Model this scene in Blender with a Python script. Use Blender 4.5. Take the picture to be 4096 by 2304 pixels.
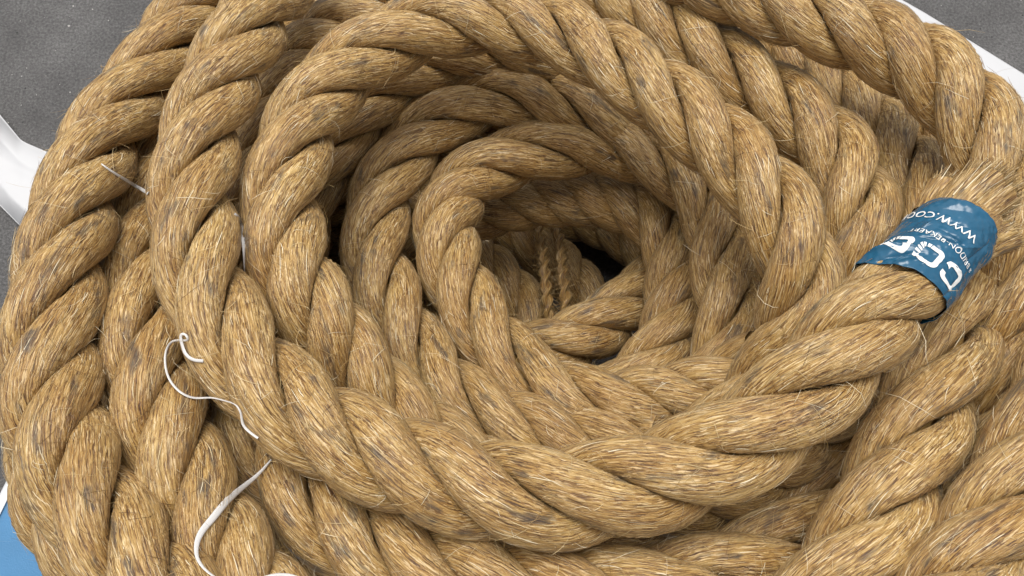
import bpy, math, random
import numpy as np
from mathutils import Vector
from mathutils.bvhtree import BVHTree

random.seed(7)
rng = np.random.default_rng(11)
scene = bpy.context.scene
for o in list(bpy.data.objects):
    bpy.data.objects.remove(o)

# ------------------------------------------------------------------ camera
FOC = 3547.0                      # focal length in photograph pixels (4096 wide)
TILT = math.radians(15)           # camera tilt away from straight down
CAM_Z = 1.06
cam_d = bpy.data.cameras.new("camera")
cam_d.sensor_fit = 'HORIZONTAL'
cam_d.sensor_width = 36.0
cam_d.lens = 36.0 * FOC / 4096.0
cam_d.clip_start = 0.02
cam_d.clip_end = 100.0
cam = bpy.data.objects.new("camera", cam_d)
cam.location = (0, 0, CAM_Z)
cam.rotation_euler = (TILT, 0, 0)
scene.collection.objects.link(cam)
scene.camera = cam
CAM = np.array([0, 0, CAM_Z])

# ------------------------------------------------------------------ world: overcast sky
SUN_EL, SUN_ROT = math.radians(70), math.radians(-15)
world = bpy.data.worlds.new("World")
scene.world = world
world.use_nodes = True
wn = world.node_tree
wn.nodes.clear()
wo = wn.nodes.new("ShaderNodeOutputWorld")
bg = wn.nodes.new("ShaderNodeBackground")
sky = wn.nodes.new("ShaderNodeTexSky")
sky.sky_type = 'NISHITA'
sky.sun_disc = False
sky.sun_elevation = SUN_EL
sky.sun_rotation = SUN_ROT
sky.air_density = 1.0
sky.dust_density = 4.0
hsv = wn.nodes.new("ShaderNodeHueSaturation")     # a cloud deck: the sky's blue is washed out
hsv.inputs['Saturation'].default_value = 0.12
bg.inputs['Strength'].default_value = 0.125
wn.links.new(sky.outputs[0], hsv.inputs['Color'])
wn.links.new(hsv.outputs[0], bg.inputs['Color'])
wn.links.new(bg.outputs[0], wo.inputs['Surface'])

sun_d = bpy.data.lights.new("sun", 'SUN')
sun_d.energy = 1.4
sun_d.angle = math.radians(42)
sun_d.color = (1.0, 0.965, 0.90)
sun = bpy.data.objects.new("sun", sun_d)
# sun direction: rotation measured like the sky's (from +Y, clockwise)
sdir = Vector((math.sin(SUN_ROT) * math.cos(SUN_EL), math.cos(SUN_ROT) * math.cos(SUN_EL), math.sin(SUN_EL)))
sun.rotation_euler = sdir.to_track_quat('Z', 'Y').to_euler()
sun.location = (0, 0, 3)
scene.collection.objects.link(sun)

scene.view_settings.view_transform = 'Standard'
scene.view_settings.look = 'None'
scene.view_settings.gamma = 1.0
scene.view_settings.use_curve_mapping = False
scene.view_settings.exposure = 0.45
scene.render.engine = 'CYCLES'
scene.cycles.max_bounces = 8
scene.cycles.diffuse_bounces = 2
scene.cycles.use_denoising = True
scene.cycles.denoiser = 'OPENIMAGEDENOISE'
scene.cycles.denoising_input_passes = 'RGB_ALBEDO_NORMAL'
scene.cycles.denoising_prefilter = 'ACCURATE'

# ------------------------------------------------------------------ helpers
col = scene.collection
ct, st = math.cos(TILT), math.sin(TILT)
LEAN = math.radians(30)           # lean of the coil's top against the view
cl_, sl_ = math.cos(LEAN), math.sin(LEAN)
TOP = 0.41                        # distance of the coil's top plane from the lens


def ray(px, py):
    a, b = (px - 2048) / FOC, -(py - 1152) / FOC
    return np.array([a, b * ct + st, b * st - ct])


def at(px, py, h):
    """a point of the coil: h = metres above (or below) the plane of the topmost turn"""
    b = -(py - 1152) / FOC
    t = (TOP - h) / (cl_ - b * sl_)
    return CAM + ray(px, py) * t


def on_ground(px, py, z=0.0):
    d = ray(px, py)
    return CAM + d * ((z - CAM_Z) / d[2])


def link(name, me, mat=None, parent=None):
    o = bpy.data.objects.new(name, me)
    col.objects.link(o)
    if me is not None and mat is not None:
        me.materials.append(mat)
    if parent is not None:
        o.parent = parent
    return o


def tag(o, label, cat, group=None, kind=None):
    o["label"] = label
    o["category"] = cat
    if group:
        o["group"] = group
    if kind:
        o["kind"] = kind
    return o


def grid_mesh(name, V, closed_u=False, smooth=True, fib=None, tint=None):
    """V: (n_rings, n_around, 3); closed_u joins the last column to the first"""
    n, m = V.shape[:2]
    i = np.arange(n - 1)[:, None]
    j = np.arange(m if closed_u else m - 1)[None, :]
    j2 = (j + 1) % m
    q = np.stack([i * m + j, i * m + j2, (i + 1) * m + j2, (i + 1) * m + j], -1).reshape(-1, 4)
    return quad_mesh(name, V.reshape(-1, 3), q, smooth, fib, tint)


def quad_mesh(name, verts, quads, smooth=True, fib=None, tint=None):
    me = bpy.data.meshes.new(name)
    me.vertices.add(len(verts))
    me.vertices.foreach_set("co", np.ascontiguousarray(verts, dtype=np.float32).ravel())
    k = quads.shape[1]
    me.loops.add(quads.size)
    me.loops.foreach_set("vertex_index", np.ascontiguousarray(quads, dtype=np.int32).ravel())
    me.polygons.add(len(quads))
    me.polygons.foreach_set("loop_start", np.arange(0, quads.size, k, dtype=np.int32))
    if smooth:
        me.polygons.foreach_set("use_smooth", np.ones(len(quads), dtype=bool))
    if fib is not None:
        a = me.attributes.new("fib", 'FLOAT_VECTOR', 'POINT')
        a.data.foreach_set("vector", np.ascontiguousarray(fib, dtype=np.float32).ravel())
    if tint is not None:
        a = me.attributes.new("tint", 'FLOAT', 'POINT')
        a.data.foreach_set("value", np.ascontiguousarray(tint, dtype=np.float32).ravel())
    me.update(calc_edges=True)
    return me


def vnoise(p, seed=0):
    """smooth value noise, p (...,3)"""
    r = np.random.default_rng(seed + 100)
    tab = r.random(4096).astype(np.float32)
    i = np.floor(p).astype(np.int64)
    f = (p - i)
    f = f * f * (3 - 2 * f)
    out = 0
    for dx in (0, 1):
        wx = f[..., 0] if dx else 1 - f[..., 0]
        for dy in (0, 1):
            wy = f[..., 1] if dy else 1 - f[..., 1]
            for dz in (0, 1):
                wz = f[..., 2] if dz else 1 - f[..., 2]
                hsh = ((i[..., 0] + dx) * 73856093 ^ (i[..., 1] + dy) * 19349663 ^ (i[..., 2] + dz) * 83492791) & 4095
                out = out + tab[hsh] * wx * wy * wz
    return out


def unit(v):
    return v / np.maximum(np.linalg.norm(v, axis=-1, keepdims=True), 1e-12)


def cubic(t, y, tq):
    """natural cubic spline"""
    n = len(t)
    h = np.diff(t)
    A = np.eye(n)
    R = np.zeros((n,) + y.shape[1:])
    for i in range(1, n - 1):
        A[i, i - 1], A[i, i], A[i, i + 1] = h[i - 1], 2 * (h[i - 1] + h[i]), h[i]
        R[i] = 6 * ((y[i + 1] - y[i]) / h[i] - (y[i] - y[i - 1]) / h[i - 1])
    M = np.linalg.solve(A, R)
    k = np.clip(np.searchsorted(t, tq, side='right') - 1, 0, n - 2)
    hk = h[k]
    a = (t[k + 1] - tq) / hk
    b = (tq - t[k]) / hk
    if y.ndim > 1:
        a, b, hk = a[:, None], b[:, None], hk[:, None]
    return a * y[k] + b * y[k + 1] + ((a ** 3 - a) * M[k] + (b ** 3 - b) * M[k + 1]) * hk ** 2 / 6


def pchip(x, y, xq):
    h = np.diff(x)
    d = np.diff(y) / h
    m = np.empty_like(y)
    m[1:-1] = np.where(d[:-1] * d[1:] > 0, 2 * d[:-1] * d[1:] / (d[:-1] + d[1:] + 1e-12), 0)
    m[0], m[-1] = d[0], d[-1]
    k = np.clip(np.searchsorted(x, xq, side='right') - 1, 0, len(x) - 2)
    t = (xq - x[k]) / h[k]
    return ((1 + 2 * t) * (1 - t) ** 2 * y[k] + t * (1 - t) ** 2 * h[k] * m[k]
            + t * t * (3 - 2 * t) * y[k + 1] + t * t * (t - 1) * h[k] * m[k + 1])


# ------------------------------------------------------------------ materials
def new_mat(name):
    m = bpy.data.materials.new(name)
    m.use_nodes = True
    nt = m.node_tree
    return m, nt, nt.nodes["Principled BSDF"]


def nd(nt, typ, **kw):
    n = nt.nodes.new(typ)
    for k, v in kw.items():
        setattr(n, k, v)
    return n


def ramp(nt, src, stops):
    r = nd(nt, "ShaderNodeValToRGB")
    e = r.color_ramp.elements
    e[0].position, e[0].color = stops[0][0], (*stops[0][1], 1)
    e[1].position, e[1].color = stops[-1][0], (*stops[-1][1], 1)
    for p, c in stops[1:-1]:
        x = e.new(p)
        x.color = (*c, 1)
    nt.links.new(src, r.inputs[0])
    return r


def vmap(nt, src, scale, loc=(0, 0, 0)):
    m = nd(nt, "ShaderNodeMapping")
    m.inputs['Scale'].default_value = scale
    m.inputs['Location'].default_value = loc
    nt.links.new(src, m.inputs['Vector'])
    return m.outputs[0]


def noise(nt, vec, scale=1.0, detail=2.0, rough=0.5, dist=0.0):
    n = nd(nt, "ShaderNodeTexNoise")
    n.inputs['Scale'].default_value = scale
    n.inputs['Detail'].default_value = detail
    n.inputs['Roughness'].default_value = rough
    n.inputs['Distortion'].default_value = dist
    nt.links.new(vec, n.inputs['Vector'])
    return n.outputs[0]


def math_(nt, op, a, b=None, clamp=False):
    n = nd(nt, "ShaderNodeMath", operation=op, use_clamp=clamp)
    for i, v in enumerate((a, b)):
        if v is None:
            continue
        if isinstance(v, (int, float)):
            n.inputs[i].default_value = v
        else:
            nt.links.new(v, n.inputs[i])
    return n.outputs[0]


def mix(nt, fac, a, b, blend='MIX'):
    n = nd(nt, "ShaderNodeMix", data_type='RGBA', blend_type=blend)
    for i, v in ((0, fac), (6, a), (7, b)):
        if isinstance(v, (int, float)):
            n.inputs[i].default_value = v
        elif isinstance(v, tuple):
            n.inputs[i].default_value = (*v, 1)
        else:
            nt.links.new(v, n.inputs[i])
    return n.outputs[2]


def rope_material():
    m, nt, bs = new_mat("manila_fibre")
    at_ = nd(nt, "ShaderNodeAttribute", attribute_name="fib")
    v = at_.outputs['Vector']
    # slight waviness so that the fibres do not run dead straight
    warp = noise(nt, vmap(nt, v, (160, 160, 160)), 1.0, 1.0)
    wv = nd(nt, "ShaderNodeVectorMath", operation='MULTIPLY_ADD')
    cmb = nd(nt, "ShaderNodeCombineXYZ")
    nt.links.new(warp, cmb.inputs[1])
    nt.links.new(warp, cmb.inputs[2])
    nt.links.new(cmb.outputs[0], wv.inputs[0])
    wv.inputs[1].default_value = (0, 0.0013, 0.0013)
    nt.links.new(v, wv.inputs[2])
    v2 = wv.outputs[0]
    yarn = noise(nt, vmap(nt, v2, (85, 1050, 1050)), 1.0, 2.0, 0.55)
    fine = noise(nt, vmap(nt, v2, (165, 2500, 2500), (3, 1, 7)), 1.0, 2.0, 0.6)
    pale = noise(nt, vmap(nt, v2, (135, 1500, 1500), (9, 5, 2)), 1.0, 1.0)
    broad = noise(nt, vmap(nt, v, (22, 60, 60), (1, 8, 3)), 1.0, 2.0)
    s = math_(nt, 'ADD', math_(nt, 'MULTIPLY', yarn, 0.55), math_(nt, 'MULTIPLY', fine, 0.45))
    base = ramp(nt, s, [(0.35, (0.060, 0.026, 0.010)), (0.43, (0.20, 0.108, 0.035)), (0.50, (0.385, 0.242, 0.080)),
                        (0.58, (0.48, 0.33, 0.130)), (0.67, (0.62, 0.47, 0.25))]).outputs[0]
    # pale bleached fibres
    pf = ramp(nt, pale, [(0.575, (0, 0, 0)), (0.68, (0.9, 0.9, 0.9))]).outputs[0]
    c = mix(nt, pf, base, (0.70, 0.56, 0.34))
    # slow tone changes: yellower and browner lengths
    tone = ramp(nt, broad, [(0.32, (0.90, 0.77, 0.60)), (0.55, (1.10, 1.03, 0.94)), (0.7, (1.20, 1.16, 1.08))]).outputs[0]
    c = mix(nt, 1.0, c, tone, 'MULTIPLY')
    # tarry smudges, drawn out along the fibres
    sm = noise(nt, vmap(nt, v, (42, 105, 105), (17, 2, 5)), 1.0, 3.0, 0.6)
    streak = math_(nt, 'MULTIPLY', math_(nt, 'SUBTRACT', sm, 0.585), 10.0, True)
    streak = math_(nt, 'MULTIPLY', streak, math_(nt, 'ADD', math_(nt, 'MULTIPLY', fine, 2.6), -0.5, True), True)
    c = mix(nt, math_(nt, 'MULTIPLY', streak, 0.85), c, (0.050, 0.044, 0.040))
    # thin dark fibres between the yarns
    dk = noise(nt, vmap(nt, v2, (46, 1050, 1050), (31, 12, 9)), 1.0, 1.0)
    dkf = ramp(nt, dk, [(0.59, (0, 0, 0)), (0.69, (0.6, 0.6, 0.6))]).outputs[0]
    c = mix(nt, dkf, c, (0.095, 0.042, 0.014))
    nt.links.new(c, bs.inputs['Base Color'])
    bs.inputs['Roughness'].default_value = 0.38
    bs.inputs['Specular IOR Level'].default_value = 0.5
    bs.inputs['Sheen Weight'].default_value = 0.15
    bs.inputs['Sheen Roughness'].default_value = 0.5
    bs.inputs['Sheen Tint'].default_value = (1.0, 0.85, 0.6, 1)
    bm = nd(nt, "ShaderNodeBump")
    bm.inputs['Strength'].default_value = 0.9
    bm.inputs['Distance'].default_value = 0.0015
    nt.links.new(s, bm.inputs['Height'])
    nt.links.new(bm.outputs[0], bs.inputs['Normal'])
    return m


def fibre_material():
    m, nt, bs = new_mat("loose_fibre")
    a = nd(nt, "ShaderNodeAttribute", attribute_name="tint")
    c = ramp(nt, a.outputs['Fac'], [(0.0, (0.06, 0.028, 0.012)), (0.25, (0.22, 0.12, 0.04)), (0.6, (0.42, 0.28, 0.11)),
                                    (0.88, (0.62, 0.47, 0.25)), (1.0, (0.80, 0.70, 0.50))]).outputs[0]
    nt.links.new(c, bs.inputs['Base Color'])
    bs.inputs['Roughness'].default_value = 0.5
    bs.inputs['Specular IOR Level'].default_value = 0.4
    return m


def plain(name, colr, rough, spec=0.5, var=0.0, scale=40, bump=0.0, bscale=60.0):
    m, nt, bs = new_mat(name)
    tc = nd(nt, "ShaderNodeTexCoord")
    n = noise(nt, tc.outputs['Object'], scale, 4.0, 0.6)
    lo = tuple(x * (1 - var) for x in colr)
    hi = tuple(min(1, x * (1 + var)) for x in colr)
    c = ramp(nt, n, [(0.3, lo), (0.7, hi)]).outputs[0]
    nt.links.new(c, bs.inputs['Base Color'])
    bs.inputs['Roughness'].default_value = rough
    bs.inputs['Specular IOR Level'].default_value = spec
    if bump:
        b = nd(nt, "ShaderNodeBump")
        b.inputs['Strength'].default_value = 0.6
        b.inputs['Distance'].default_value = bump
        nt.links.new(noise(nt, tc.outputs['Object'], bscale, 4.0, 0.6), b.inputs['Height'])
        nt.links.new(b.outputs[0], bs.inputs['Normal'])
    return m


def asphalt_material():
    m, nt, bs = new_mat("asphalt")
    tc = nd(nt, "ShaderNodeTexCoord")
    o = tc.outputs['Object']
    big = noise(nt, o, 11.0, 6.0, 0.65)
    grain = noise(nt, o, 300.0, 4.0, 0.75)
    c = ramp(nt, big, [(0.3, (0.070, 0.067, 0.066)), (0.7, (0.128, 0.124, 0.122))]).outputs[0]
    g = ramp(nt, grain, [(0.3, (0.45, 0.45, 0.45)), (0.5, (1, 1, 1)), (0.72, (1.75, 1.75, 1.75))]).outputs[0]
    c = mix(nt, 1.0, c, g, 'MULTIPLY')
    vo = nd(nt, "ShaderNodeTexVoronoi")
    vo.inputs['Scale'].default_value = 75.0
    nt.links.new(o, vo.inputs['Vector'])
    pit = ramp(nt, vo.outputs['Distance'], [(0.05, (1, 1, 1)), (0.13, (0, 0, 0))]).outputs[0]
    pit = math_(nt, 'MULTIPLY', pit, math_(nt, 'GREATER_THAN', noise(nt, o, 31.0, 1.0), 0.55))
    c = mix(nt, pit, c, (0.022, 0.021, 0.021))
    nt.links.new(c, bs.inputs['Base Color'])
    bs.inputs['Roughness'].default_value = 0.8
    b = nd(nt, "ShaderNodeBump")
    b.inputs['Strength'].default_value = 0.7
    b.inputs['Distance'].default_value = 0.004
    nt.links.new(noise(nt, o, 260.0, 4.0, 0.65), b.inputs['Height'])
    nt.links.new(b.outputs[0], bs.inputs['Normal'])
    return m


M_ROPE = rope_material()
M_FIBRE = fibre_material()
M_ASPHALT = asphalt_material()
M_SHEET = plain("white_film", (0.56, 0.56, 0.57), 0.45, 0.4, 0.03, 9)
M_STRIP = plain("white_strip", (0.66, 0.64, 0.62), 0.4, 0.5, 0.03, 60)
M_TARP = plain("blue_tarpaulin", (0.065, 0.21, 0.40), 0.5, 0.4, 0.08, 14, 0.0006, 500)
M_HEM = plain("white_hem", (0.74, 0.76, 0.78), 0.5, 0.4, 0.05, 60)
M_TAPE = plain("blue_tape", (0.010, 0.092, 0.175), 0.20, 0.6, 0.12, 50)
M_PRINT = plain("white_print", (0.80, 0.80, 0.78), 0.4, 0.4, 0.03, 120)
M_GRIT = plain("grit", (0.40, 0.38, 0.36), 0.7, 0.4, 0.4, 90)

# ------------------------------------------------------------------ ground and what lies on it
gm = bpy.data.meshes.new("ground")
S = 40.0
gm.from_pydata([(-S, -S, 0), (S, -S, 0), (S, S, 0), (-S, S, 0)], [], [(0, 1, 2, 3)])
ground = link("ground", gm, M_ASPHALT)
ground["kind"] = "structure"
ground["label"] = "dark grey asphalt under the rope coil"


def sheet(name, upper, lower, z, amp, seed, n=90, m=50, thick=0.0012):
    """a crumpled film between two edge lines, given on the ground"""
    def res(line, k):
        p = np.array(line, float)
        s = np.r_[0, np.cumsum(np.linalg.norm(np.diff(p, axis=0), axis=1))]
        q = np.linspace(0, s[-1], k)
        return np.stack([np.interp(q, s, p[:, 0]), np.interp(q, s, p[:, 1])], -1)
    a, b = res(upper, n), res(lower, n)
    t = np.linspace(0, 1, m)[None, :, None]
    xy = a[:, None] * (1 - t) + b[:, None] * t
    p3 = np.concatenate([xy, np.zeros(xy.shape[:2] + (1,))], -1)
    h = np.abs(vnoise(p3 * 9 + 3, seed) - 0.5) * 1.2 + np.abs(vnoise(p3 * 21 + 5, seed + 1) - 0.5) * 0.6 \
        + 0.2 * vnoise(p3 * 55, seed + 2)
    rf = np.random.default_rng(seed + 9)
    cen = p3.reshape(-1, 3).mean(0)
    f = 0
    for _ in range(9):
        an = rf.uniform(0, math.pi)
        c0 = cen[:2] + rf.uniform(-.22, .22, 2)
        dd = (p3[..., 0] - c0[0]) * math.cos(an) + (p3[..., 1] - c0[1]) * math.sin(an)
        f = f + rf.uniform(.4, 1) * np.maximum(0, 1 - np.abs(dd) / rf.uniform(.03, .09))
    edge = np.minimum(1, 5 * t[..., 0] * (1 - t[..., 0]) + 0.05)
    p3[..., 2] = z + amp * (0.25 * h + 0.35 * f) * edge
    return sheet_solid(name, p3, thick)


def sheet_solid(name, p3, thick):
    n, m = p3.shape[:2]
    top = p3.reshape(-1, 3)
    bot = top - np.array([0, 0, thick])
    i = np.arange(n - 1)[:, None]
    j = np.arange(m - 1)[None, :]
    q = np.stack([i * m + j, i * m + j + 1, (i + 1) * m + j + 1, (i + 1) * m + j], -1).reshape(-1, 4)
    ring = np.r_[np.arange(m), np.arange(1, n) * m + m - 1, ((n - 1) * m + np.arange(m - 2, -1, -1)), np.arange(n - 2, 0, -1) * m]
    r2 = np.roll(ring, -1)
    off = n * m
    side = np.stack([ring, r2, r2 + off, ring + off], -1)
    return quad_mesh(name, np.concatenate([top, bot]), np.concatenate([q, q[:, ::-1] + off, side]))


def gp(pts, z=0.0):
    return [tuple(on_ground(x, y, z)[:2]) for x, y in pts]


me = sheet("plastic_sheet", gp([(-420, 60), (-150, 300), (0, 455), (90, 565), (112, 577), (205, 617), (420, 660), (640, 700)]),
           gp([(-420, 480), (-150, 690), (0, 820), (95, 915), (300, 1080), (420, 1160), (560, 1180), (700, 1190)]), 0.003, 0.055, 5)
ws = link("plastic_sheet", me, M_SHEET)
tag(ws, "crumpled white plastic sheet sticking out from under the coil beside the bare asphalt", "plastic sheet")
me = sheet("plastic_sheet", gp([(3150, -250), (3690, 55), (3950, 216), (4096, 306), (4500, 560)]),
           gp([(3100, 50), (3600, 290), (3870, 450), (4050, 560), (4450, 800)]), 0.004, 0.004, 25)
ws2 = link("plastic_sheet", me, M_SHEET)
tag(ws2, "smooth white plastic sheet with a straight edge behind the end of the rope", "plastic sheet")

tarp = link("tarpaulin", None)
tag(tarp, "flat blue tarpaulin with a white hem under the corner of the coil", "tarpaulin")
p0, p1 = on_ground(-160, 2290, 0.01), on_ground(120, 1735, 0.01)
dv = unit(p1 - p0)
nv = np.array([dv[1], -dv[0], 0])
L = np.linalg.norm(p1 - p0)


def slab(name, o, u, v, lu, lv, z, n=30, m=30, amp=0.0015, seed=3, thick=0.001):
    a = np.linspace(0, lu, n)[:, None, None]
    b = np.linspace(0, lv, m)[None, :, None]
    p = o[None, None] + u * a + v * b
    p = np.array(np.broadcast_to(p, (n, m, 3)))
    p[..., 2] = z + amp * vnoise(p * 12, seed)
    return sheet_solid(name, p, thick)


o = link("cloth", slab("cloth", p0 - dv * 0.15, dv, nv, L + 0.2, 0.5, 0.006), M_TARP, tarp)
o = link("hem", slab("hem", p0 - dv * 0.15, dv, nv, L + 0.2, 0.011, 0.0085, 60, 4), M_HEM, tarp)

# a few chips of grit on the asphalt
gv, gf = [], []
for k in range(230):
    px, py = (random.uniform(-150, 800), random.uniform(-200, 1700)) if k % 3 else (random.uniform(3500, 4300), random.uniform(-200, 500))
    c = on_ground(px, py)
    r = random.uniform(0.0004, 0.0016) * (1.6 if k % 17 == 0 else 1)
    a0 = random.random() * 6.3
    b = len(gv)
    for q in range(4):
        rr = r * random.uniform(0.6, 1.3)
        gv.append((c[0] + rr * math.cos(a0 + q * 1.57), c[1] + rr * math.sin(a0 + q * 1.57), 0.0002))
    gv.append((c[0], c[1], r * 0.7))
    gf += [(b, b + 1, b + 4), (b + 1, b + 2, b + 4), (b + 2, b + 3, b + 4), (b + 3, b, b + 4)]
me = bpy.data.meshes.new("grit")
me.from_pydata(gv, [], gf)
o = link("grit", me, M_GRIT)
o["kind"] = "stuff"
o["label"] = "pale grit scattered over the asphalt"
o["category"] = "grit"

# ------------------------------------------------------------------ the rope
D = 0.050                         # rope diameter
coil = link("rope_coil", None)
tag(coil, "big coil of thick golden brown three strand manila rope with a blue taped end", "rope coil")
all_tris = []                     # surfaces for laying other things onto the rope
FV, FQ, FT = [], [], []           # collected per turn


def rope_path(pts, step):
    if isinstance(pts, np.ndarray):
        P, scl = pts, np.ones(len(pts))
    else:
        P = np.array([at(p[0], p[1], p[2]) for p in pts])
        scl = np.array([p[3] if len(p) > 3 else 1.0 for p in pts])
    t = np.r_[0, np.cumsum(np.linalg.norm(np.diff(P, axis=0), axis=1) ** 0.75)]
    tq = np.linspace(0, t[-1], 1500)
    C = cubic(t, P, tq)
    s = np.r_[0, np.cumsum(np.linalg.norm(np.diff(C, axis=0), axis=1))]
    sk = np.interp(t, tq, s)
    n = int(s[-1] / step)
    sq = np.linspace(0, s[-1], n)
    C = np.stack([np.interp(sq, s, C[:, i]) for i in range(3)], -1)
    phi = pchip(sk, math.radians(60) + np.arange(len(pts)) * 2 * math.pi / 3, sq)
    # even out traced jitter of the lay a little
    ker = np.hanning(int(0.02 / step) * 2 + 1)
    ker /= ker.sum()
    phi = np.convolve(np.pad(phi, len(ker) // 2, mode='reflect', reflect_type='odd'), ker, 'valid')
    return sq, C, phi, np.interp(sq, sk, scl)


def make_turn(pts, label=None, m=56, step=0.003, fibres=1.0, seed=0):
    sq, C, phi, scl = rope_path(pts, step)
    T = unit(np.gradient(C, axis=0))
    e1 = CAM[None] - C
    e1 = unit(e1 - (e1 * T).sum(1, keepdims=True) * T)
    e2 = np.cross(T, e1)
    # heart of the rope
    th = np.linspace(0, 2 * math.pi, 10, endpoint=False)
    ring = C[::3, None] + 0.10 * D * (np.cos(th)[None, :, None] * e1[::3, None] + np.sin(th)[None, :, None] * e2[::3, None])
    fib = np.broadcast_to(np.array([0., .003, .003]), ring.shape)
    turn = link("rope_turn", grid_mesh("rope_turn", ring, True, True, fib.reshape(-1, 3)), M_ROPE, coil)
    if label:
        turn["label"] = label
    r = np.random.default_rng(500 + seed)
    fv, ff, ft = [], [], []
    nf = 0
    dphi = np.gradient(phi, sq)
    for j in range(3):
        wob = 1 + 0.035 * (vnoise(np.stack([sq * 18 + 7 * j, sq * 0 + seed, sq * 0 + j], -1), 40 + j) - 0.5) * 2
        rs = 0.240 * D * scl * wob
        rc = 0.299 * D * scl
        ph = phi + j * 2 * math.pi / 3
        rad = np.cos(ph)[:, None] * e1 + np.sin(ph)[:, None] * e2
        P = C + rc[:, None] * rad
        Ts = unit(np.gradient(P, axis=0))
        N = unit(rad - (rad * Ts).sum(1, keepdims=True) * Ts)
        B = np.cross(Ts, N)
        sl = np.r_[0, np.cumsum(np.linalg.norm(np.diff(P, axis=0), axis=1))]
        tanb = rc * dphi
        k = -0.9 * tanb / rs
        K = np.r_[0, np.cumsum(0.5 * (k[1:] + k[:-1]) * np.diff(sl))]
        psi = np.linspace(0, 2 * math.pi, m, endpoint=False)
        py = psi[None] - K[:, None]
        R0 = 0.235 * D
        fib = np.stack([np.broadcast_to(sl[:, None], py.shape) + seed * 3.1 + j * 1.3, R0 * np.cos(py), R0 * np.sin(py)], -1)
        # yarns stand proud of one another
        d = (vnoise(fib * np.array([55, 520, 520]), 3) - 0.5) * 0.00115 + (vnoise(fib * np.array([90, 230, 230]), 9) - 0.5) * 0.0010 \
            + (vnoise(fib * np.array([200, 1100, 1100]), 5) - 0.5) * 0.0005
        rr = rs[:, None] + d
        cs = np.cos(psi)[None]
        sn = np.sin(psi)[None]
        V = P[:, None] + (rr * cs * 0.83)[..., None] * N[:, None] + (rr * sn * 1.04)[..., None] * B[:, None]
        me = grid_mesh("strand", V, True, True, fib.reshape(-1, 3))
        link("strand", me, M_ROPE, turn)
        q = np.array([p.vertices[:] for p in me.polygons[::1]]) if False else None
        all_tris.append(V)
        if fibres <= 0:
            continue
        # ---- fibres that lie on the strand and stand off it
        Ltot = sl[-1]
        n1 = int(Ltot * 3000 * fibres)
        s0 = r.random(n1) * (Ltot - 0.02)
        ps = r.uniform(-2.2, 2.2, n1)
        ln = r.uniform(0.004, 0.013, n1)
        w = r.uniform(0.00006, 0.00020, n1)
        lift0 = r.uniform(-0.0003, 0.0005, n1)
        fly = r.random(n1) < 0.33
        w = np.where(fly, w * 0.65, w)
        liftv = np.where(fly, r.exponential(0.0024, n1), r.exponential(0.0004, n1)) * np.where(r.random(n1) < .5, 1, -1)
        skew = r.normal(0, 1, n1) * np.where(fly, 90, 8)
        ln = np.where(fly, ln * r.uniform(0.4, 1.4, n1), ln)
        npt = 5
        tt = np.linspace(0, 1, npt)
        curl = r.normal(0, 1, n1) * np.where(fly, 0.25, 0.02)

        def surf(sv, pv, off):
            out = 0
            f = np.interp(sv, sl, np.arange(len(sl)))
            i0 = np.clip(f.astype(int), 0, len(sl) - 2)
            fr = (f - i0)[..., None]
            g = lambda A: A[i0] * (1 - fr) + A[i0 + 1] * fr
            Pn, Nn, Bn = g(P), unit(g(N)), unit(g(B))
            rrr = np.interp(sv, sl, rs) * (0.935 - 0.105 * np.cos(2 * pv)) + off
            nrm = np.cos(pv)[..., None] * Nn + np.sin(pv)[..., None] * Bn
            return Pn + rrr[..., None] * nrm * np.array(1.0), nrm

        sv = s0[:, None] + ln[:, None] * tt[None]
        kk = np.interp(s0, sl, k)
        pv = ps[:, None] + (kk + skew)[:, None] * ln[:, None] * tt[None] + curl[:, None] * (tt[None] ** 2) * 4
        off = lift0[:, None] + np.where(liftv > 0, liftv, 0)[:, None] * tt[None] ** 2 + np.where(liftv < 0, -liftv, 0)[:, None] * (1 - tt[None]) ** 2
        Q, NR = surf(sv, pv, off)
        vis = (NR[:, 2] * unit(CAM - Q[:, 2])).sum(1) > -0.25
        Q, NR, wv_, flyv = Q[vis], NR[vis], w[vis], fly[vis]
        tg = unit(np.gradient(Q, axis=1))
        side = unit(np.cross(tg, NR))
        # flying fibres are seen edge-on as often as flat
        ang = np.where(flyv, r.uniform(-1.2, 1.2, len(Q)), r.uniform(-.5, .5, len(Q)))[:, None, None]
        side = side * np.cos(ang) + NR * np.sin(ang)
        taper = np.array([0.5, 1, 1, 0.9, 0.25])[None, :, None]
        a = Q - side * wv_[:, None, None] * taper
        b = Q + side * wv_[:, None, None] * taper
        VV = np.stack([a, b], 2).reshape(-1, 3)
        base = (np.arange(len(Q)) * npt * 2)[:, None] + np.arange(npt - 1)[None] * 2
        FQ = np.stack([base, base + 1, base + 3, base + 2], -1).reshape(-1, 4)
        tn = np.clip(r.normal(0.60, 0.30, len(Q)), 0, 1)
        fv.append(VV)
        ff.append(FQ + nf)
        ft.append(np.repeat(tn, npt * 2))
        nf += len(VV)
    if fv:
        o = link("loose_fibres", quad_mesh("loose_fibres", np.concatenate(fv), np.concatenate(ff), True, None, np.concatenate(ft)), M_FIBRE, turn)
        o["kind"] = "stuff"
    return turn, sq, C, T, e1, e2, phi


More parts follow.
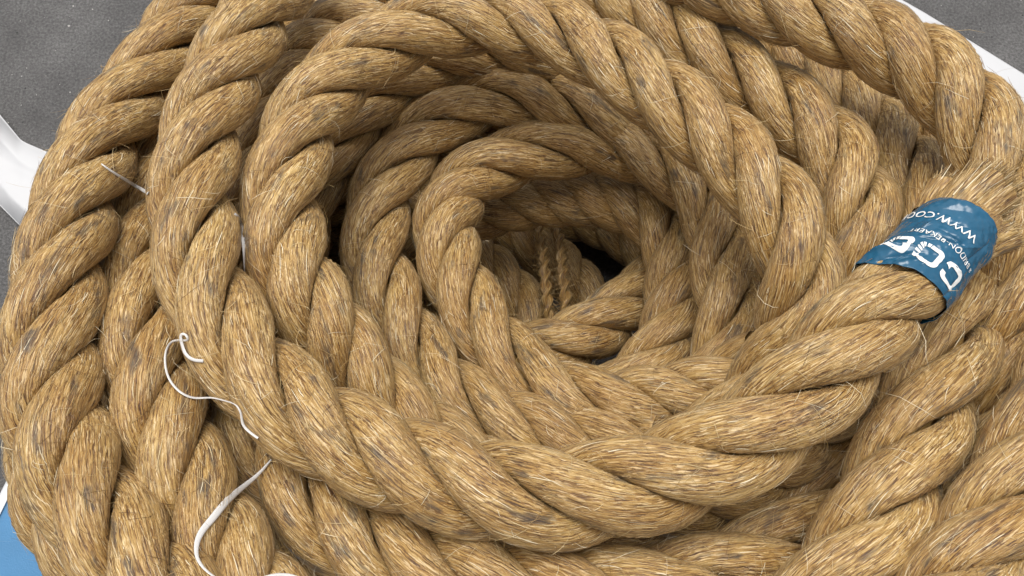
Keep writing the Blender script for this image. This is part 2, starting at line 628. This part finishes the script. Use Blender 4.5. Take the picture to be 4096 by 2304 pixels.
# each entry: where a groove between two strands crosses the middle of the rope, and its height
TURNS = [
    ("topmost turn that ends under the blue tape",
     [(1230, -190, -.02), (1085, -20, -.01), (960, 180, 0), (850, 405, 0), (780, 690, 0), (790, 1009, 0), (922, 1350, 0), (1178, 1630, 0),
      (1465, 1800, 0), (1770, 1910, 0), (2140, 1985, .002), (2530, 1940, .004), (2880, 1815, .012), (3214, 1575, .026),
      (3440, 1330, .036, .97), (3610, 1150, .036, .83), (3790, 955, .036, .79), (3850, 885, .036, .79)], 1.0),
    ("outermost turn beside the white sheet",
     [(900, -70, -.05), (760, 66, -.045), (640, 240, -.04), (480, 450, -.03), (345, 705, -.015), (270, 960, -.005), (220, 1260, 0), (210, 1580, 0),
      (285, 1850, 0), (475, 2165, 0), (715, 2430, 0), (980, 2650, 0)], 1.0),
    ("turn that crosses above the hollow",
     [(2300, 2060, -.10), (2030, 1960, -.085), (1790, 1830, -.07), (1585, 1670, -.058), (1390, 1440, -.04), (1255, 1240, -.025), (1145, 1010, -.02), (1150, 690, -.02), (1260, 415, -.02), (1480, 212, -.02),
      (1770, 90, -.02), (2045, 85, -.02), (2285, 150, -.018), (2525, 290, -.015), (2757, 465, -.015), (2960, 650, -.018),
      (3138, 890, -.02), (3205, 1180, -.035), (3130, 1440, -.06), (2960, 1680, -.075), (2720, 1850, -.085)], 1.0),
    (None,
     [(2640, 1790, -0.118), (2390, 1790, -0.118), (2150, 1740, -0.118), (1915, 1650, -0.118), (1700, 1455, -0.123), (1560, 1212, -0.123), (1498, 950, -0.123), (1570, 690, -0.118),
      (1750, 490, -0.113), (2030, 385, -0.108), (2290, 430, -0.113), (2550, 530, -0.123), (2800, 660, -0.138), (2980, 850, -0.158),
      (3080, 1080, -0.178)], 1.0),
    (None,
     [(3050, 1470, -0.100), (2830, 1570, -0.110), (2620, 1610, -0.115), (2390, 1620, -0.120), (2110, 1500, -0.125), (1900, 1255, -0.130), (1800, 1040, -0.130), (1790, 850, -0.130), (1920, 690, -0.130),
      (2190, 600, -0.130), (2450, 585, -0.130), (2680, 665, -0.125), (2845, 830, -0.120), (2895, 1060, -0.120), (2930, 1300, -0.120), (2850, 1540, -0.130), (2700, 1740, -0.150)], 1.0),
    (None,
     [(1690, 1030, -0.230), (1800, 910, -0.220), (1920, 850, -0.210), (2048, 815, -0.200), (2186, 795, -0.195), (2310, 790, -0.190), (2448, 805, -0.185), (2585, 855, -0.180),
      (2685, 975, -0.175), (2705, 1120, -0.175), (2700, 1265, -0.175), (2645, 1410, -0.175), (2500, 1560, -0.180), (2300, 1640, -0.190), (2100, 1640, -0.200)], 1.0),
    (None,
     [(2920, 900, -.26), (2780, 1000, -.25), (2640, 1105, -.235), (2505, 1225, -.215), (2365, 1325, -.205), (2205, 1395, -.205), (2030, 1415, -.215), (1870, 1380, -.23)], 1.0),
    (None,
     [(2250, -130, -0.033), (2400, -40, -0.033), (2555, 40, -0.033), (2745, 160, -0.033), (2965, 300, -0.033), (3190, 465, -0.033), (3370, 650, -0.033), (3440, 880, -0.033),
      (3440, 1090, -0.043), (3390, 1310, -0.058), (3280, 1520, -0.068)], 1.0),
    ("uppermost turn at the far edge of the coil",
     [(2680, -140, .0), (2870, -80, .005), (3070, -5, .01), (3305, 80, .015), (3550, 185, .015), (3765, 320, .015), (3935, 540, .012), (4040, 800, .006),
      (4080, 1080, -.005), (4060, 1360, -.02), (3990, 1640, -.035), (3900, 1900, -.05)], 1.0),
    (None,
     [(3000, 110, -.09), (3120, 200, -.09), (3260, 300, -.085), (3410, 420, -.075), (3550, 560, -.065), (3670, 730, -.05), (3770, 930, -.04), (3830, 1180, -.025), (3785, 1460, -.012),
      (3640, 1785, -.008), (3500, 2105, -.008), (3320, 2400, -.01), (3110, 2680, -.01)], 1.0),
    (None,
     [(4330, 1400, .01), (4190, 1730, .01), (4030, 2040, .01), (3860, 2330, .01), (3680, 2600, .01)], 1.0),
    (None,
     [(760, 420, -.08), (660, 620, -.07), (595, 850, -.06), (575, 1090, -.04), (590, 1370, -.02), (645, 1650, -.015), (760, 1950, -.015), (905, 2230, -.015), (1090, 2480, -.015), (1330, 2700, -.015)], 1.0),
    (None,
     [(800, 1120, -.09), (830, 1350, -.075), (920, 1590, -.06), (1065, 1790, -.05), (1280, 2030, -.04), (1560, 2230, -.035), (1870, 2330, -.03), (2190, 2380, -.03), (2520, 2390, -.03),
      (2850, 2330, -.04), (3110, 2210, -.055), (3300, 2010, -.07), (3400, 1790, -.08)], 1.0),
    (None,
     [(2150, 2090, -.06), (2450, 2060, -.06), (2710, 1990, -.06), (2940, 1920, -.06), (3130, 1800, -.06), (3280, 1640, -.06), (3400, 1460, -.065)], .8),
    (None,
     [(2600, 330, -.11), (2390, 230, -.10), (2160, 200, -.085), (1930, 195, -.085), (1690, 265, -.09), (1490, 395, -.095), (1345, 575, -.11), (1225, 785, -.14), (1190, 1000, -.18), (1230, 1220, -.21), (1360, 1450, -.22), (1560, 1660, -.23)], .8),
    (None,
     [(1580, 40, -.08), (1360, 110, -.08), (1200, 230, -.08), (1090, 410, -.08), (1010, 620, -.08), (970, 850, -.08), (985, 1080, -.08), (1090, 1320, -.085), (1250, 1530, -.09)], .6),
    (None,
     [(540, 480, -.08), (420, 650, -.075), (310, 900, -.065), (245, 1200, -.06), (232, 1480, -.06), (222, 1750, -.06), (228, 1960, -.06), (350, 2175, -.06), (540, 2390, -.06)], .8),
    (None,
     [(1600, 790, -.31), (1730, 810, -.31), (1850, 840, -.31), (1960, 880, -.31), (2065, 935, -.31), (2160, 1000, -.31), (2245, 1075, -.31), (2325, 1160, -.31), (2390, 1260, -.32), (2430, 1380, -.33)], .8),
    (None,
     [(2050, 860, -.46), (2160, 860, -.46), (2270, 875, -.46), (2380, 905, -.46), (2485, 955, -.46), (2575, 1025, -.46), (2650, 1110, -.46), (2720, 1210, -.46)], .5),
    (None,
     [(2250, 790, -.50), (2370, 800, -.50), (2490, 830, -.50), (2600, 890, -.50), (2700, 970, -.50), (2780, 1070, -.50)], .4),
    (None,
     [(1790, 910, -.29), (1890, 1010, -.285), (1990, 1110, -.285), (2085, 1220, -.29), (2160, 1350, -.295), (2210, 1500, -.30)], .8),
]
built = []
for k, (lab, pts, fb) in enumerate(TURNS):
    built.append(make_turn(pts, lab, seed=k, fibres=fb, m=56 if fb == 1.0 else 44, step=0.003))

# turns that only show through the gaps
def ell(cx, cy, rx, ry, h, a0=0.0, n=None):
    per = math.pi * (rx + ry) * 0.95
    n = n or int(per / 225)
    return [(cx + rx * math.cos(a0 + 2 * math.pi * i / n), cy + ry * math.sin(a0 + 2 * math.pi * i / n), h) for i in range(n + 2)]


for k, e in enumerate([(2150, 1110, 1640, 1050, -.16), (2150, 1110, 1480, 990, -.23), (2150, 1110, 1280, 900, -.23),
                       (2190, 1100, 1080, 800, -.31), (2230, 1090, 760, 620, -.40), (2250, 1100, 620, 500, -.47)]):
    make_turn(ell(*e), None, m=24, step=0.006, fibres=0, seed=60 + k)


# unseen wall of the coil, added to keep light from leaking in underneath
ring0 = np.array([at(*p) for p in ell(2150, 1110, 1640, 1050, -.12)])
for k in range(1, 16):
    w = ring0.copy()
    w[:, 2] -= 0.046 * k
    if (w[:, 2] < 0.028).all():
        break
    w[:, 2] = np.maximum(w[:, 2], 0.028)
    make_turn(w, None, m=16, step=0.008, fibres=0, seed=100 + k)
for k, p in enumerate([[(620, 600, -.15), (500, 800, -.14), (430, 1050, -.14), (405, 1320, -.14), (415, 1600, -.14), (480, 1880, -.14), (610, 2150, -.14), (830, 2400, -.14)],
                       [(860, 850, -.16), (790, 1100, -.16), (770, 1350, -.16), (820, 1600, -.16), (920, 1840, -.15), (1090, 2080, -.15), (1330, 2290, -.15), (1620, 2430, -.14), (1950, 2480, -.14)],
                       [(1700, -60, -.12), (1400, -20, -.12), (1150, 80, -.12), (950, 280, -.12), (830, 520, -.12)],
                       [(3200, 60, -.13), (3450, 230, -.13), (3700, 450, -.13), (3850, 700, -.13), (3900, 950, -.12)],
                       [(4010, 1250, -.12), (3990, 1500, -.12), (3920, 1750, -.12), (3810, 2000, -.12), (3670, 2230, -.12), (3500, 2450, -.12)]]):
    make_turn(p, None, m=32, step=0.005, fibres=0.4, seed=90 + k)
# ------------------------------------------------------------------ rope end: blue printed tape and frayed fibres
_, sq, C, T, e1, e2, phi = built[0]
SCL = rope_path(TURNS[0][1], 0.003)[3]


def s_at(px, py):
    d = unit(ray(px, py))
    w = C - CAM
    dist = np.linalg.norm(w - (w @ d)[:, None] * d, axis=1)
    dist[sq < sq[-1] * 0.7] = 9
    return sq[np.argmin(dist)]


sa, sb = s_at(3592, 1172), s_at(3830, 915)
RT = 0.0216
TL = sb - sa
NV, NP = 140, 360


def tape_frame(sv):
    f = np.interp(sv, sq, np.arange(len(sq)))
    i0 = np.clip(f.astype(int), 0, len(sq) - 2)
    fr = (f - i0)[..., None]
    g = lambda A: A[i0] * (1 - fr) + A[i0 + 1] * fr
    return g(C), unit(g(T)), unit(g(e1)), unit(g(e2))


CREASES = [  # angle, place along the tape (mm), half length, half width, direction, height (mm)
    (-0.05, 26, 7, 0.9, 0.25, -0.9), (0.12, 30, 6, 0.8, 0.1, -0.8), (0.30, 27.5, 6, 0.7, -0.2, 0.8), (-0.25, 22, 5, 0.8, 0.5, -0.7),
    (-0.75, 8, 9, 1.1, 0.55, 1.4), (-0.55, 5, 8, 0.9, 0.75, -1.3), (-0.95, 4, 8, 1.2, 0.35, 1.5), (-0.35, 3, 7, 0.9, 0.9, 1.0), (-1.15, 9, 7, 1.2, 0.2, -1.2),
    (-0.50, 31, 6, 1.0, 1.2, 0.8), (0.75, 36, 9, 1.2, 1.4, -0.7), (0.65, 20, 9, 0.8, 0.3, 0.6), (0.85, 8, 7, 0.8, 1.3, -0.8), (0.2, 12, 8, 0.7, 1.0, -0.35),
    (-0.1, 38, 8, 1.3, 0.4, -0.6), (0.5, 33, 7, 0.8, 0.9, 0.6)]


def tape_point(psi, v, lift=0.0):
    """psi: angle round the rope from the upper side, v: metres along the tape"""
    c, t, a, b = tape_frame(sa + v)
    # the film follows the three strands under it, tightest at the lower rim
    ph_ = np.interp(sa + v, sq, phi)
    sc_ = np.interp(sa + v, sq, SCL)
    prof = 0 * psi + 0 * v
    for j in range(3):
        dl = psi - ph_ - j * 2 * math.pi / 3
        k2 = np.maximum((0.236 * D * sc_) ** 2 - (0.282 * D * sc_ * np.sin(dl)) ** 2, 0)
        prof = np.maximum(prof, np.where(np.cos(dl) > 0, 0.282 * D * sc_ * np.cos(dl) + np.sqrt(k2), 0))
    hull = 0.518 * D * sc_
    prof = np.maximum(prof, 0.80 * hull)
    fol = 0.22 + 0.5 * np.exp(-np.maximum(v + 0.002, 0) / 0.004)
    r = (hull * (1 - fol) + prof * fol) + 0.0011
    x = psi * RT * 1000
    y = v * 1000
    d = 0 * psi + 0.0 * v
    for (ps, vm, hl, hw, ang, h) in CREASES:
        dx, dy = x - ps * RT * 1000, y - vm
        l = dx * math.cos(ang) + dy * math.sin(ang)
        q = -dx * math.sin(ang) + dy * math.cos(ang)
        d = d + 2.0 * h * np.exp(-(l / hl) ** 2) * np.exp(-np.abs(q / (hw * 0.8)) ** 1.0)
    p3 = np.stack([x * 0.16 + 3, y * 0.16, 0 * x], -1)
    d = d + (vnoise(p3, 77) - 0.5) * 0.9 + (vnoise(p3 * 2.7, 78) - 0.5) * 0.6
    # the film is drawn in at both rims
    d = d - 0.8 * np.exp(-((y - TL * 1000) / 2.0) ** 2)
    r = r + d * 0.001 + lift
    return c + (r * np.cos(psi))[..., None] * a + (r * np.sin(psi))[..., None] * b


psi = np.linspace(-math.pi, math.pi, NP, endpoint=False)
u = np.linspace(0, 1, NV)
lo = -0.0005 + 0.0025 * np.sin(psi + 0.3) - 0.0020 * np.exp(-((psi + 1.0) / 0.5) ** 2) + 0.0045 * np.exp(-((psi - 1.6) / 0.7) ** 2) + 0.0016 * (vnoise(np.stack([psi * 3, psi * 0, psi * 0], -1), 4) - .5)
hi = TL + 0.0008 * np.sin(2 * psi)
vv = lo[None] * (1 - u[:, None]) + hi[None] * u[:, None]
TV = tape_point(np.broadcast_to(psi[None], vv.shape), vv)
me = grid_mesh("label_tape", TV, True)
tape = link("label_tape", me, M_TAPE, coil)
tape["label"] = "shiny wrinkled blue printed tape wrapped round the rope end"
sol = tape.modifiers.new("thickness", 'SOLIDIFY')
sol.thickness = 0.0003
sol.offset = -1


def text_mesh(txt, size, bold=0.0):
    cu = bpy.data.curves.new("t", 'FONT')
    cu.body = txt
    cu.size = size
    cu.offset = bold
    cu.space_character = 1.05
    ob = bpy.data.objects.new("t", cu)
    col.objects.link(ob)
    bpy.context.view_layer.update()
    dg = bpy.context.evaluated_depsgraph_get()
    m = bpy.data.meshes.new_from_object(ob.evaluated_get(dg))
    bpy.data.objects.remove(ob)
    return m


def wrap_print(name, m, psi0, vrow, cuts=2, slant=0.0):
    import bmesh
    bm = bmesh.new()
    bm.from_mesh(m)
    bmesh.ops.triangulate(bm, faces=bm.faces[:])
    for _ in range(cuts):
        bmesh.ops.subdivide_edges(bm, edges=[e for e in bm.edges if e.calc_length() > 0.0012], cuts=1, use_grid_fill=False)
        bmesh.ops.triangulate(bm, faces=[f for f in bm.faces if len(f.verts) > 4])
    co = np.array([v.co[:] for v in bm.verts])
    ps = psi0 - co[:, 0] / RT
    v = vrow - co[:, 1] + slant * co[:, 0]
    W = tape_point(ps, v, 0.00036)
    for k, vert in enumerate(bm.verts):
        vert.co = W[k]
    m2 = bpy.data.meshes.new(name)
    bm.to_mesh(m2)
    bm.free()
    return link(name, m2, M_PRINT, tape)


wrap_print("web_address", text_mesh("WWW.COOKES.CO.UK", 0.0066, 0.00005), 0.47, 0.0395, slant=0.0)
wrap_print("small_print", text_mesh("a BRIDON-BEKAERT", 0.0042, 0.00002), 0.98, 0.0285, slant=-0.10)


def big_letters():
    """heavy square-shouldered C, O, O, K; the Os have hatched corners"""
    V, Fc = [], []

    def ringpts(cx, cy, w, h, ch, n=8):
        pts = []
        for (sx, sy) in ((1, 1), (-1, 1), (-1, -1), (1, -1)):
            ox, oy = cx + sx * (w / 2 - ch), cy + sy * (h / 2 - ch)
            a0 = math.atan2(sy, sx) - math.pi / 4
            for q in range(n + 1):
                a = a0 + q * (math.pi / 2) / n
                pts.append((ox + ch * math.cos(a), oy + ch * math.sin(a)))
        return pts

    def stroke(outer, inner, keep):
        n = len(outer)
        # resample both rings evenly
        def rs(p, k=96):
            p = np.array(p + [p[0]])
            s_ = np.r_[0, np.cumsum(np.linalg.norm(np.diff(p, axis=0), axis=1))]
            q = np.linspace(0, s_[-1], k + 1)
            return np.stack([np.interp(q, s_, p[:, 0]), np.interp(q, s_, p[:, 1])], -1)
        o_, i_ = rs(outer), rs(inner)
        for k in range(len(o_) - 1):
            mid = (o_[k] + o_[k + 1] + i_[k] + i_[k + 1]) / 4
            if not keep(mid):
                continue
            b = len(V)
            V.extend([(*o_[k], 0), (*o_[k + 1], 0), (*i_[k + 1], 0), (*i_[k], 0)])
            Fc.append((b, b + 1, b + 2, b + 3))

    W, H, TH = 0.0126, 0.0122, 0.0027
    adv = 0.0150
    for k in range(3):
        cx = k * adv
        outer = ringpts(cx, 0, W, H, 0.0032)
        inner = ringpts(cx, 0, W - 2 * TH, H - 2 * TH * 0.86, 0.0012)
        if k == 0:
            stroke(outer, inner, lambda m_, cx=cx: not (m_[0] > cx + 0.0012 and abs(m_[1]) < 0.0021))
        else:
            def keep(m_, cx=cx):
                x, y = m_[0] - cx, m_[1]
                if x > 0.0012 and y < 0.0026:        # hatched corner: thin slanting bars
                    return ((x * 0.6 + y * 0.8) * 1000 % 1.5) < 0.95
                return True
            stroke(outer, inner, keep)
    x0 = 3 * adv - W / 2
    for quad in ([(0, -H / 2), (TH, -H / 2), (TH, H / 2), (0, H / 2)],
                 [(TH, 0), (W - TH, H / 2), (W, H / 2), (TH * 1.7, -0.001)],
                 [(TH, 0.001), (TH * 1.7, 0.0015), (W, -H / 2), (W - TH * 1.2, -H / 2)]):
        b = len(V)
        V.extend([(x0 + x, y, 0) for x, y in quad])
        Fc.append(tuple(range(b, b + 4)))
    m_ = bpy.data.meshes.new("bl")
    m_.from_pydata(V, [], Fc)
    return m_


wrap_print("brand_letters", big_letters(), 0.62, 0.0140, cuts=2, slant=-0.10)

# frayed end: three flared stubs with a brush of loose fibres
end_c, end_t, end_a, end_b = tape_frame(np.array([sb - 0.004]))
end_c, end_t, end_a, end_b = end_c[0], end_t[0], end_a[0], end_b[0]
frayed = link("frayed_end", None)
frayed.parent = coil
r = np.random.default_rng(901)
LF = 0.027
fv, ff, ft = [], [], []
nf = 0
stub_parts = []
for j in range(3):
    a0 = [2.1, -0.25, -1.9][j]
    cx = math.cos(a0) * 0.0095
    cy = math.sin(a0) * 0.0095
    n, m = 26, 40
    t = np.linspace(0, 1, n)
    th = np.linspace(0, 2 * math.pi, m, endpoint=False)
    spread = 1 + 0.30 * t ** 1.3
    rr = 0.0112 * (1 + 0.22 * t)
    tipv = 1 - 0.10 * vnoise(np.stack([np.cos(th) * 3 + j * 5, np.sin(th) * 3, th * 0], -1), 6)
    ln = LF * (t[:, None] * tipv[None]) * [0.72, 0.92, 0.80][j]
    ax = cx * spread * 0.85
    bx = cy * spread * 1.15
    fib = np.stack([ln + 40 + j, np.broadcast_to(0.011 * np.cos(th)[None], ln.shape), np.broadcast_to(0.011 * np.sin(th)[None], ln.shape)], -1)
    dd = (vnoise(fib * np.array([30, 520, 520]), 3) - 0.5) * 0.0022
    X = ax[:, None] + (rr[:, None] + dd) * np.cos(th)[None] * 0.8
    Y = bx[:, None] + (rr[:, None] + dd) * np.sin(th)[None] * 1.05
    Y = Y + 0.004 * (ln / LF) ** 2
    X = X + 0.006 * (ln / LF) ** 2
    V = end_c + ln[..., None] * end_t + X[..., None] * end_a + Y[..., None] * end_b
    # close the cut end
    cen = V[-1].mean(0) - end_t * 0.004
    for q in (0.66, 0.33, 0.02):
        V = np.concatenate([V, (cen * (1 - q) + V[n - 1] * q)[None]])
        fib = np.concatenate([fib, (fib[n - 1] * np.array([1, q, q]))[None]])
    link("stub", grid_mesh("stub", V, True, True, fib.reshape(-1, 3)), M_ROPE, frayed)
    # brush
    nb = 1700
    rad_ = np.sqrt(r.random(nb))
    tha = r.random(nb) * 2 * math.pi
    l0 = r.uniform(0.0, 0.5, nb)
    l1 = np.clip(r.normal(1.05, 0.10, nb), 0.7, 1.5) * [0.74, 0.97, 0.84][j]
    lane = r.normal(0, 0.0012, nb)
    tt = np.linspace(0, 1, 5)
    tl = l0[:, None] + (l1 - l0)[:, None] * tt[None]
    sp = 1 + 0.30 * np.maximum(tl, 0) ** 1.3
    R_ = 0.0112 * (1 + 0.22 * tl) * rad_[:, None] * 1.04
    X = cx * sp * 0.85 + R_ * np.cos(tha)[:, None] * 0.8 + lane[:, None] * tt[None] ** 2 * 1.5
    Y = cy * sp * 1.15 + R_ * np.sin(tha)[:, None] * 1.05 + r.normal(0, 0.0014, nb)[:, None] * tt[None] ** 2 * 1.5
    Y = Y + 0.004 * tl ** 2
    X = X + 0.006 * tl ** 2
    Q = end_c + (tl * LF)[..., None] * end_t + X[..., None] * end_a + Y[..., None] * end_b
    tg = unit(np.gradient(Q, axis=1))
    rv = unit(r.normal(0, 1, (nb, 1, 3)))
    side = unit(np.cross(tg, rv))
    w = r.uniform(0.0001, 0.00026, nb)[:, None, None] * np.array([1, 1, 1, .9, .5])[None, :, None]
    VV = np.stack([Q - side * w, Q + side * w], 2).reshape(-1, 3)
    base = (np.arange(nb) * 10)[:, None] + np.arange(4)[None] * 2
    fv.append(VV)
    ff.append(np.stack([base, base + 1, base + 3, base + 2], -1).reshape(-1, 4) + nf)
    ft.append(np.repeat(np.clip(r.normal(0.50, 0.26, nb), 0, 1), 10))
    nf += len(VV)
o = link("loose_fibres", quad_mesh("loose_fibres", np.concatenate(fv), np.concatenate(ff), True, None, np.concatenate(ft)), M_FIBRE, frayed)
o["kind"] = "stuff"

# ------------------------------------------------------------------ things lying on the rope
bv, bq = [], []
off = 0
for V in all_tris:
    W = V[::2, ::4]
    n, m = W.shape[:2]
    i = np.arange(n - 1)[:, None]
    j = np.arange(m)[None]
    q = np.stack([i * m + j, i * m + (j + 1) % m, (i + 1) * m + (j + 1) % m, (i + 1) * m + j], -1).reshape(-1, 4) + off
    bv.append(W.reshape(-1, 3))
    bq.append(q)
    off += n * m
bvh = BVHTree.FromPolygons(np.concatenate(bv).tolist(), np.concatenate(bq).tolist())


def drape(pts, n=60, lift=0.0022, sag=0.005):
    p = np.array(pts, float)
    t = np.r_[0, np.cumsum(np.linalg.norm(np.diff(p[:, :2], axis=0), axis=1))]
    tq = np.linspace(0, t[-1], n)
    xy = cubic(t, p[:, :2], tq)
    dep = []
    for x, y in xy:
        d = ray(x, y)
        h = bvh.ray_cast(Vector(CAM), Vector(d).normalized())
        dep.append(np.linalg.norm(np.array(h[0]) - CAM) / np.linalg.norm(d) if h[0] else 0.6)
    dep = np.array(dep)
    # a stiff strip spans the dips between the strands
    for k in range(40):
        avg = (np.roll(dep, 1) + np.roll(dep, -1)) / 2
        avg[0], avg[-1] = dep[0], dep[-1]
        dep = np.minimum(dep, np.maximum(avg, dep - sag))
    dep = np.convolve(np.pad(dep, 3, mode='edge'), np.ones(7) / 7, 'valid')
    return np.array([CAM + ray(x, y) * d for (x, y), d in zip(xy, dep)]), [CAM + 0 for _ in xy], lift


def strip(name, pts, widths, label, twist=(0.2, 0.4), n=70, thick=0.00015):
    P, _, lift = drape(pts, n)
    up_ = unit(CAM - P)
    P = P + up_ * lift
    tg = unit(np.gradient(P, axis=0))
    sd = unit(np.cross(tg, up_))
    t = np.linspace(0, 1, n)
    w = np.interp(t, np.linspace(0, 1, len(widths)), widths)[:, None] / 2
    an = np.interp(t, np.linspace(0, 1, len(twist)), twist)[:, None]
    sd = sd * np.cos(an) + up_ * np.sin(an)
    nr = np.cross(sd, tg)
    ring = np.stack([P - sd * w - nr * thick, P - sd * w * .4 + nr * thick * 0.2, P + sd * w * .4 + nr * thick * 0.2, P + sd * w - nr * thick,
                     P + sd * w - nr * thick * 2, P - sd * w - nr * thick * 2], 1)
    o = link(name, grid_mesh(name, ring, True, True), M_STRIP)
    tag(o, label, "plastic strip", "white plastic strips on the rope")
    return o


strip("plastic_strip", [(1085, 1838), (1040, 1890), (911, 2001), (845, 2080), (800, 2139), (786, 2190), (792, 2235), (815, 2270), (860, 2306), (940, 2335), (1010, 2325), (1080, 2303), (1150, 2300), (1260, 2345)],
      [.0008, .0020, .0032, .0034, .0028, .0016, .0011, .0012, .0014, .0016, .0016], "broad white plastic strip bent into a hook on the lower rope turns", (0.1, 0.3, 0.1, 0.9, 0.4, 0.2))
strip("plastic_strip", [(812, 1444), (770, 1438), (745, 1420), (729, 1385), (729, 1335), (745, 1340), (752, 1356), (700, 1363), (667, 1398), (661, 1451), (676, 1512), (737, 1577), (775, 1590), (844, 1590),
                        (905, 1604), (943, 1619), (966, 1657), (973, 1695), (1000, 1728), (1032, 1752)],
      [.0016, .0017, .0015, .0011, .0011, .0012, .0012, .0010, .0010, .0015, .0012], "thin white plastic strip curled into a loop beside the topmost turn", (0.2, 0.7, 0.2, 0.6, 0.9, 0.3), n=120)
strip("plastic_strip", [(405, 655), (440, 680), (500, 718), (545, 745), (592, 772)], [.0008, .0012, .0018, .0021, .0022], "short straight white plastic strip bridging two turns near the white sheet", (0.2, 0.3))
strip("plastic_strip", [(938, 855), (955, 872), (966, 905), (974, 950), (977, 1010), (980, 1085)], [.0016, .0026, .0026, .0016, .0012], "slim white plastic strip tucked upright between two neighbouring turns", (0.3, 0.6, 1.0))

# lashing twine down in the hollow
def twine(pts, label, seed):
    P0 = np.array([at(*p) for p in pts])
    t = np.r_[0, np.cumsum(np.linalg.norm(np.diff(P0, axis=0), axis=1))]
    n = 160
    tq = np.linspace(0, t[-1], n)
    Cc = cubic(t, P0, tq)
    Tt = unit(np.gradient(Cc, axis=0))
    a = CAM - Cc
    a = unit(a - (a * Tt).sum(1, keepdims=True) * Tt)
    b = np.cross(Tt, a)
    root = link("lashing_twine", None)
    tag(root, label, "twine", "twine lashings in the hollow")
    r = np.random.default_rng(seed)
    for j in range(2):
        ph = tq / 0.026 * 2 * math.pi + j * math.pi
        Pc = Cc + 0.0025 * (np.cos(ph)[:, None] * a + np.sin(ph)[:, None] * b)
        th = np.linspace(0, 2 * math.pi, 14, endpoint=False)
        rr = 0.0027 * (1 + 0.35 * (vnoise(np.stack([tq * 150, tq * 0 + j, tq * 0 + seed], -1), 8) - .5))
        V = Pc[:, None] + rr[:, None, None] * (np.cos(th)[None, :, None] * a[:, None] + np.sin(th)[None, :, None] * b[:, None])
        fib = np.stack([np.broadcast_to(tq[:, None] + seed, V.shape[:2]), np.broadcast_to(0.0023 * np.cos(th)[None], V.shape[:2]), np.broadcast_to(0.0023 * np.sin(th)[None], V.shape[:2])], -1)
        link("ply", grid_mesh("ply", V, True, True, fib.reshape(-1, 3)), M_ROPE, root)
    nb = 900
    i = r.integers(2, n - 8, nb)
    tt = np.linspace(0, 1, 4)
    dirv = unit(r.normal(0, 1, (nb, 3)) + 0.8 * Tt[i] * np.where(r.random(nb) < .5, 1, -1)[:, None])
    Q = Cc[i][:, None] + 0.003 * unit(dirv)[:, None] + dirv[:, None] * (tt[None, :, None] * r.uniform(.002, .012, nb)[:, None, None])
    sd = unit(np.cross(dirv, r.normal(0, 1, (nb, 3))))[:, None] * 0.00012
    VV = np.stack([Q - sd, Q + sd], 2).reshape(-1, 3)
    base = (np.arange(nb) * 8)[:, None] + np.arange(3)[None] * 2
    o = link("loose_fibres", quad_mesh("loose_fibres", VV, np.stack([base, base + 1, base + 3, base + 2], -1).reshape(-1, 4), True, None,
                                       np.repeat(r.uniform(.2, .8, nb), 8)), M_FIBRE, root)
    o["kind"] = "stuff"


twine([(2105, 800, -.270), (2140, 880, -.258), (2168, 980, -.252), (2182, 1100, -.248), (2192, 1230, -.252), (2205, 1360, -.270)],
      "frayed brown twine lashing dropping into the hollow, the one farther from the rope end", 1)
twine([(2195, 830, -.270), (2228, 920, -.258), (2246, 1020, -.252), (2255, 1120, -.248), (2264, 1230, -.252), (2270, 1360, -.270)],
      "frayed brown twine lashing dropping into the hollow, the one nearer the rope end", 2)
